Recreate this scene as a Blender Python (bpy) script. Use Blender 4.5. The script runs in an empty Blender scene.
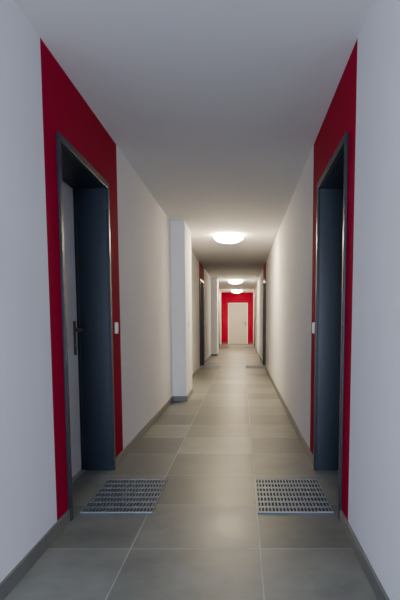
import bpy, math
from mathutils import Vector

XL,XR,H=-0.91,0.525,2.325
CH=1.05
Y0,YE=-3.0,24.5
XC=(XL+XR)/2
# ---------------- materials
def mat(name,col,rough=0.5,metal=0.0,noise=0.0,nscale=40,bump=0.0,bscale=200,spec=None):
    m=bpy.data.materials.new(name); m.use_nodes=True
    nt=m.node_tree; b=nt.nodes['Principled BSDF']
    b.inputs['Roughness'].default_value=rough; b.inputs['Metallic'].default_value=metal
    if spec is not None: b.inputs['Specular IOR Level'].default_value=spec
    tc=nt.nodes.new('ShaderNodeTexCoord')
    n=nt.nodes.new('ShaderNodeTexNoise'); n.inputs['Scale'].default_value=nscale; n.inputs['Detail'].default_value=4
    nt.links.new(tc.outputs['Object'],n.inputs['Vector'])
    r=nt.nodes.new('ShaderNodeMapRange'); r.inputs['To Min'].default_value=1-noise; r.inputs['To Max'].default_value=1+noise
    nt.links.new(n.outputs['Fac'],r.inputs['Value'])
    mx=nt.nodes.new('ShaderNodeVectorMath'); mx.operation='SCALE'
    mx.inputs[0].default_value=col[:3]; nt.links.new(r.outputs['Result'],mx.inputs['Scale'])
    nt.links.new(mx.outputs[0],b.inputs['Base Color'])
    if bump>0:
        n2=nt.nodes.new('ShaderNodeTexNoise'); n2.inputs['Scale'].default_value=bscale; n2.inputs['Detail'].default_value=3
        nt.links.new(tc.outputs['Object'],n2.inputs['Vector'])
        bp=nt.nodes.new('ShaderNodeBump'); bp.inputs['Strength'].default_value=bump; bp.inputs['Distance'].default_value=0.002
        nt.links.new(n2.outputs['Fac'],bp.inputs['Height']); nt.links.new(bp.outputs[0],b.inputs['Normal'])
    return m
M_wall=mat('wall_plaster',(0.74,0.735,0.76),0.8,noise=0.03,nscale=3,bump=0.45,bscale=110,spec=0.3)
M_ceil=mat('ceiling_paint',(0.66,0.65,0.65),0.85,noise=0.02,nscale=2,bump=0.1,spec=0.2)
M_red=mat('red_paint',(0.35,0.001,0.031),0.8,noise=0.03,nscale=3,bump=0.4,bscale=110,spec=0.03)
M_frame=mat('anthracite_steel',(0.0042,0.0105,0.022),0.36,noise=0.03,nscale=5,spec=0.4)
M_leaf=mat('door_leaf_white',(0.84,0.84,0.82),0.45,noise=0.01)
M_bronze=mat('handle_bronze',(0.12,0.08,0.045),0.35,metal=0.9)
M_base=mat('baseboard_tile',(0.14,0.14,0.133),0.4,noise=0.12,nscale=4)
M_steel=mat('galvanised_steel',(0.20,0.235,0.27),0.42,metal=0.6,noise=0.1,nscale=30)
M_pit=mat('grate_pit',(0.012,0.014,0.017),0.7)
M_plast=mat('white_plastic',(0.8,0.8,0.78),0.35)
M_enddoor=mat('end_door_cream',(0.60,0.57,0.49),0.5,noise=0.01)
M_alu=mat('aluminium',(0.5,0.5,0.5),0.4,metal=0.8)

def floor_mat():
    m=bpy.data.materials.new('floor_tiles'); m.use_nodes=True
    nt=m.node_tree; b=nt.nodes['Principled BSDF']; L=nt.links.new
    tc=nt.nodes.new('ShaderNodeTexCoord')
    mp=nt.nodes.new('ShaderNodeMapping'); mp.inputs['Location'].default_value=(0.515,-2.41+6.0,0)
    L(tc.outputs['Object'],mp.inputs['Vector'])
    br=nt.nodes.new('ShaderNodeTexBrick'); br.offset=0; br.squash=1
    br.inputs['Scale'].default_value=1; br.inputs['Brick Width'].default_value=0.6; br.inputs['Row Height'].default_value=0.6
    br.inputs['Mortar Size'].default_value=0.0034; br.inputs['Mortar Smooth'].default_value=0.3; br.inputs['Bias'].default_value=0
    br.inputs['Color1'].default_value=(0.108,0.113,0.098,1); br.inputs['Color2'].default_value=(0.235,0.237,0.207,1)
    br.inputs['Mortar'].default_value=(0.33,0.33,0.30,1)
    L(mp.outputs[0],br.inputs['Vector'])
    n=nt.nodes.new('ShaderNodeTexNoise'); n.inputs['Scale'].default_value=3.2; n.inputs['Detail'].default_value=8; n.inputs['Roughness'].default_value=0.65
    L(tc.outputs['Object'],n.inputs['Vector'])
    r=nt.nodes.new('ShaderNodeMapRange'); r.inputs['From Min'].default_value=0.3; r.inputs['From Max'].default_value=0.7
    r.inputs['To Min'].default_value=0.70; r.inputs['To Max'].default_value=1.26
    L(n.outputs['Fac'],r.inputs['Value'])
    s=nt.nodes.new('ShaderNodeVectorMath'); s.operation='SCALE'
    L(br.outputs['Color'],s.inputs[0]); L(r.outputs['Result'],s.inputs['Scale']); L(s.outputs[0],b.inputs['Base Color'])
    r2=nt.nodes.new('ShaderNodeMapRange'); r2.inputs['To Min'].default_value=0.28; r2.inputs['To Max'].default_value=0.5
    L(n.outputs['Fac'],r2.inputs['Value']); L(r2.outputs['Result'],b.inputs['Roughness'])
    b.inputs['Specular IOR Level'].default_value=0.38
    inv=nt.nodes.new('ShaderNodeMath'); inv.operation='SUBTRACT'; inv.inputs[0].default_value=1; L(br.outputs['Fac'],inv.inputs[1])
    bp=nt.nodes.new('ShaderNodeBump'); bp.inputs['Strength'].default_value=0.5; bp.inputs['Distance'].default_value=0.002
    L(inv.outputs[0],bp.inputs['Height']); L(bp.outputs[0],b.inputs['Normal'])
    return m
M_floor=floor_mat()

# ---------------- mesh helper
def boxes(name,bl,mats,parent=None,bevel=0,loc=(0,0,0)):
    v=[];f=[];mi=[]
    for b in bl:
        x0,x1,y0,y1,z0,z1=b[:6]; k=b[6] if len(b)>6 else 0
        x0,x1=min(x0,x1),max(x0,x1);y0,y1=min(y0,y1),max(y0,y1)
        n=len(v)
        v+=[(x0,y0,z0),(x1,y0,z0),(x1,y1,z0),(x0,y1,z0),(x0,y0,z1),(x1,y0,z1),(x1,y1,z1),(x0,y1,z1)]
        for q in [(0,3,2,1),(4,5,6,7),(0,1,5,4),(1,2,6,5),(2,3,7,6),(3,0,4,7)]:
            f.append(tuple(n+i for i in q)); mi.append(k)
    me=bpy.data.meshes.new(name); me.from_pydata(v,[],f); 
    for m in mats: me.materials.append(m)
    for p,k in zip(me.polygons,mi): p.material_index=k
    o=bpy.data.objects.new(name,me); bpy.context.collection.objects.link(o)
    o.location=loc
    if parent: o.parent=parent
    if bevel:
        md=o.modifiers.new('bevel','BEVEL'); md.width=bevel; md.segments=2; md.limit_method='ANGLE'
    return o
def lathe(name,prof,m,seg=48,parent=None,loc=(0,0,0),rot=(0,0,0)):
    v=[];f=[];n=len(prof)
    for i in range(seg):
        a=2*math.pi*i/seg
        for r,z in prof: v.append((r*math.cos(a),r*math.sin(a),z))
    for i in range(seg):
        j=(i+1)%seg
        for k in range(n-1): f.append((i*n+k,j*n+k,j*n+k+1,i*n+k+1))
    me=bpy.data.meshes.new(name); me.from_pydata(v,[],f); me.materials.append(m)
    for p in me.polygons: p.use_smooth=True
    o=bpy.data.objects.new(name,me); bpy.context.collection.objects.link(o)
    o.location=loc;o.rotation_euler=rot
    if parent:o.parent=parent
    return o
def empty(name,loc=(0,0,0)):
    e=bpy.data.objects.new(name,None); bpy.context.collection.objects.link(e); e.location=loc; e.empty_display_size=0.1; return e

# ---------------- layout
P=9.15
FR=[(2.75,3.77),(2.75+P,3.77+P),(2.75+2*P,3.77+2*P)]
RED=[(2.58,4.07),(2.58+P,4.07+P),(2.58+2*P,4.07+2*P)]
DH=1.975
T=0.30
def wall(name,xf,s):
    a,b=xf,xf+s*T
    L=[];y=Y0
    for (f0,f1),(r0,r1) in zip(FR,RED):
        L.append((a,b,y,r0,0,H,0))
        L.append((a,b,r0,f0+0.02,0,H,1))
        L.append((a,b,f0+0.02,f1-0.02,DH-0.02,H,1))
        L.append((a,b,f1-0.02,r1,0,H,1))
        y=r1
    L.append((a,b,y,YE,0,H,0))
    return boxes(name,L,[M_wall,M_red])
wall('wall_left',XL,-1); wall('wall_right',XR,1)
PF=-0.725
boxes('wall_pier',[(XL,PF,7.04,7.9,0,H)],[M_wall],bevel=0.004)
boxes('wall_pier.001',[(XL,PF,7.04+P,7.9+P,0,H)],[M_wall],bevel=0.004)
boxes('floor',[(XL-T,XR+T,Y0-0.2,YE+0.2,-0.1,0)],[M_floor])
boxes('ceiling',[(XL-T,XR+T,Y0-0.2,YE+0.2,H,H+0.1)],[M_ceil])
boxes('wall_end',[(XL,XR,YE,YE+0.2,0,H)],[M_red])
boxes('wall_back',[(XL,XR,Y0-0.2,Y0,0,0.25),(XL,XR,Y0-0.2,Y0,2.15,H),(XL,XL+0.12,Y0-0.2,Y0,0.25,2.15),(XR-0.12,XR,Y0-0.2,Y0,0.25,2.15)],[M_wall])
w=empty('window_1',(0,0,0))
wx0,wx1=XL+0.12,XR-0.12
boxes('window_frame',[(wx0,wx1,Y0-0.14,Y0-0.08,0.25,0.31),(wx0,wx1,Y0-0.14,Y0-0.08,2.09,2.15),(wx0,wx0+0.06,Y0-0.14,Y0-0.08,0.31,2.09),
   (wx1-0.06,wx1,Y0-0.14,Y0-0.08,0.31,2.09),(XC-0.03,XC+0.03,Y0-0.14,Y0-0.08,0.31,2.09)],[M_plast],parent=w,bevel=0.004)

BH=0.068;BT=0.011
def baseb(name,xf,s):
    x1=xf-s*BT
    L=[];y=Y0
    for f0,f1 in FR:
        L.append([y,f0-0.002]);y=f1+0.002
    L.append([y,YE])
    out=[]
    for a,b in L:
        if s<0:
            for p0 in (7.04,7.04+P):
                if a<p0<b:
                    out.append((xf,x1,a,p0-BT,0,BH)); 
                    out.append((xf,PF+BT,p0-BT,p0,0,BH))
                    out.append((PF,PF+BT,p0,p0+0.86,0,BH))
                    out.append((xf,PF+BT,p0+0.86,p0+0.86+BT,0,BH))
                    a=p0+0.86+BT
        out.append((xf,x1,a,b,0,BH))
    o2=[]
    for x0,xx,a,b,z0,z1 in out:
        y=a
        while y<b-1e-4:
            e=min(y+0.6,b); o2.append((x0,xx,y+0.0008,e-0.0008,z0,z1)); y=e
    boxes(name,o2,[M_base],bevel=0.0012)
baseb('baseboard_left',XL,-1); baseb('baseboard_right',XR,1)
boxes('baseboard_end',[(XL+BT,-0.62,YE-BT,YE,0,BH),(0.33,XR-BT,YE-BT,YE,0,BH)],[M_base])

def side_door(name,xf,s,f0,f1):
    e=empty(name,(xf,(f0+f1)/2,0))
    w=(f1-f0)/2
    D=0.22; fw=0.038; pr=0.014
    def X(v): return s*v
    L=[]
    L+=[(X(-pr),X(0.0),-w,-w+fw,0,DH),(X(-pr),X(0.0),w-fw,w,0,DH),(X(-pr),X(0.0),-w+fw,w-fw,DH-fw,DH)]
    L+=[(X(0),X(D+0.048),-w+0.021,-w+fw,0,DH-fw),(X(0),X(D+0.048),w-fw,w-0.021,0,DH-fw),(X(0),X(D+0.048),-w+0.021,w-0.021,DH-fw,DH-0.021)]
    L+=[(X(D-0.02),X(D-0.004),-w+fw,-w+fw+0.01,0,DH-fw),(X(D-0.02),X(D-0.004),w-fw-0.01,w-fw,0,DH-fw),(X(D-0.02),X(D-0.004),-w+fw+0.01,w-fw-0.01,DH-fw-0.01,DH-fw)]
    boxes('steel_frame',L,[M_frame],parent=e,bevel=0.003)
    boxes('door_leaf',[(X(D),X(D+0.042),-w+fw+0.003,w-fw-0.003,0.006,DH-fw-0.003)],[M_leaf],parent=e,bevel=0.003)
    boxes('threshold',[(X(D-0.03),X(D-0.004),-w+fw+0.014,w-fw-0.014,0,0.008)],[M_alu],parent=e,bevel=0.001)
    hy=w-fw-0.075; hz=0.95
    boxes('handle_plate',[(X(D-0.009),X(D),hy-0.021,hy+0.021,hz-0.13,hz+0.10)],[M_bronze],parent=e,bevel=0.004)
    boxes('lever',[(X(D-0.055),X(D-0.009),hy-0.010,hy+0.010,hz+0.03,hz+0.050),(X(D-0.062),X(D-0.044),hy-0.125,hy+0.010,hz+0.03,hz+0.050)],[M_bronze],parent=e,bevel=0.004)
    lathe('key_cylinder',[(0,0),(0.009,0),(0.009,0.014),(0,0.014)],M_alu,16,e,(X(D-0.005),hy,hz-0.06),(0,-s*math.pi/2,0))
    for hz2 in (0.25,1.65):
        lathe('hinge',[(0,0),(0.009,0),(0.009,0.09),(0,0.09)],M_frame,12,e,(X(D-0.0),-w+fw+0.016,hz2))
    return e
k=1
for f0,f1 in FR:
    side_door('door_%d'%k,XL,-1,f0,f1);k+=1
    side_door('door_%d'%k,XR,1,f0,f1);k+=1

e=empty('door_%d'%k,(0,YE,0))
dx0,dx1=-0.61,0.28; dh=1.86
boxes('door_frame',[(dx0,dx0+0.05,-0.03,0,0,dh),(dx1-0.05,dx1,-0.03,0,0,dh),(dx0+0.05,dx1-0.05,-0.03,0,dh-0.05,dh)],[M_leaf],parent=e,bevel=0.004)
boxes('door_leaf',[(dx0+0.054,dx1-0.054,-0.018,0,0.008,dh-0.054)],[M_enddoor],parent=e,bevel=0.003)
boxes('handle',[(dx1-0.13,dx1-0.10,-0.026,-0.018,0.82,1.02),(dx1-0.12,dx1-0.105,-0.06,-0.026,0.95,0.965),(dx1-0.22,dx1-0.105,-0.066,-0.054,0.95,0.965)],[M_bronze],parent=e,bevel=0.002)

def grate(x0,x1,y0,y1,n):
    e=empty('floor_grate' ,((x0+x1)/2,(y0+y1)/2,0))
    hx,hy=(x1-x0)/2,(y1-y0)/2
    boxes('pit_tray',[(-hx,hx,-hy,hy,0.0,0.002)],[M_pit],parent=e)
    L=[(-hx,hx,-hy,-hy+0.006,0.002,0.010),(-hx,hx,hy-0.006,hy,0.002,0.010),(-hx,-hx+0.006,-hy+0.006,hy-0.006,0.002,0.010),(hx-0.006,hx,-hy+0.006,hy-0.006,0.002,0.010)]
    rows=7; cols=21
    for i in range(1,rows):
        y=-hy+2*hy*i/rows; L.append((-hx+0.006,hx-0.006,y-0.008,y+0.008,0.002,0.0085))
    for i in range(1,cols):
        x=-hx+2*hx*i/cols; L.append((x-0.0030,x+0.0030,-hy+0.006,hy-0.006,0.002,0.0097))
    boxes('bars',L,[M_steel],parent=e)
for i in range(3):
    grate(-0.885,-0.49,2.87+P*i,3.49+P*i,0)
    grate(0.09,0.505,2.87+P*i,3.49+P*i,0)

def switch(xf,s,y,z):
    e=empty('light_switch',(xf,y,z))
    boxes('plate',[(0,-s*0.008,-0.04,0.04,-0.04,0.04)],[M_plast],parent=e,bevel=0.003)
    boxes('rocker',[(-s*0.008,-s*0.012,-0.027,0.027,-0.027,0.027)],[M_plast],parent=e,bevel=0.002)
for i in range(3):
    switch(XL,-1,3.93+P*i,1.0); switch(XR,1,3.93+P*i,1.0)
for i in range(2): switch(PF,-1,7.45+P*i,1.0)

M_glow=bpy.data.materials.new('lamp_opal_glass'); M_glow.use_nodes=True
b=M_glow.node_tree.nodes['Principled BSDF']; b.inputs['Base Color'].default_value=(0.9,0.88,0.8,1)
b.inputs['Emission Color'].default_value=(1,0.82,0.54,1); b.inputs['Emission Strength'].default_value=120
def lamp(y):
    e=empty('ceiling_lamp',(XC,y,H))
    lathe('base_ring',[(0,0),(0.19,0),(0.19,-0.022),(0,-0.022)],M_plast,48,e)
    R=0.225; prof=[(0.0,-0.022),(R*0.98,-0.022)]
    for i in range(13):
        a=math.pi/2*i/12; prof.append((R*math.cos(a),-0.022-0.095*math.sin(a)-0.004))
    lathe('opal_dome',prof,M_glow,48,e)
for y in (8.2,17.1,22.6): lamp(y)

ld=bpy.data.lights.new('window_daylight','AREA'); ld.shape='RECTANGLE'; ld.size=1.1; ld.size_y=1.5; ld.energy=265; ld.color=(0.72,0.82,1.0)
lo=bpy.data.objects.new('window_daylight',ld); bpy.context.collection.objects.link(lo); lo.location=(XC,Y0-0.03,1.05); lo.rotation_euler=(math.pi/2,0,0)
wd=bpy.data.worlds.new('World'); bpy.context.scene.world=wd; wd.use_nodes=True
bg=wd.node_tree.nodes['Background']; sky=wd.node_tree.nodes.new('ShaderNodeTexSky')
sky.sun_disc=False; sky.sun_elevation=math.radians(35)
wd.node_tree.links.new(sky.outputs[0],bg.inputs[0]); bg.inputs[1].default_value=0.15

F=540.0; PX,PY=243.0,375.0; pitch=math.atan(0.1)
cd=bpy.data.cameras.new('cam'); cam=bpy.data.objects.new('camera',cd); bpy.context.collection.objects.link(cam)
cd.sensor_width=36; cd.lens=F/600*36; cd.shift_x=-(PX-200)/600; cd.shift_y=(PY-300)/600
cam.location=(0,0,CH); cam.rotation_euler=(math.pi/2-pitch,0,math.radians(-0.15)); cd.clip_start=0.02
bpy.context.scene.camera=cam
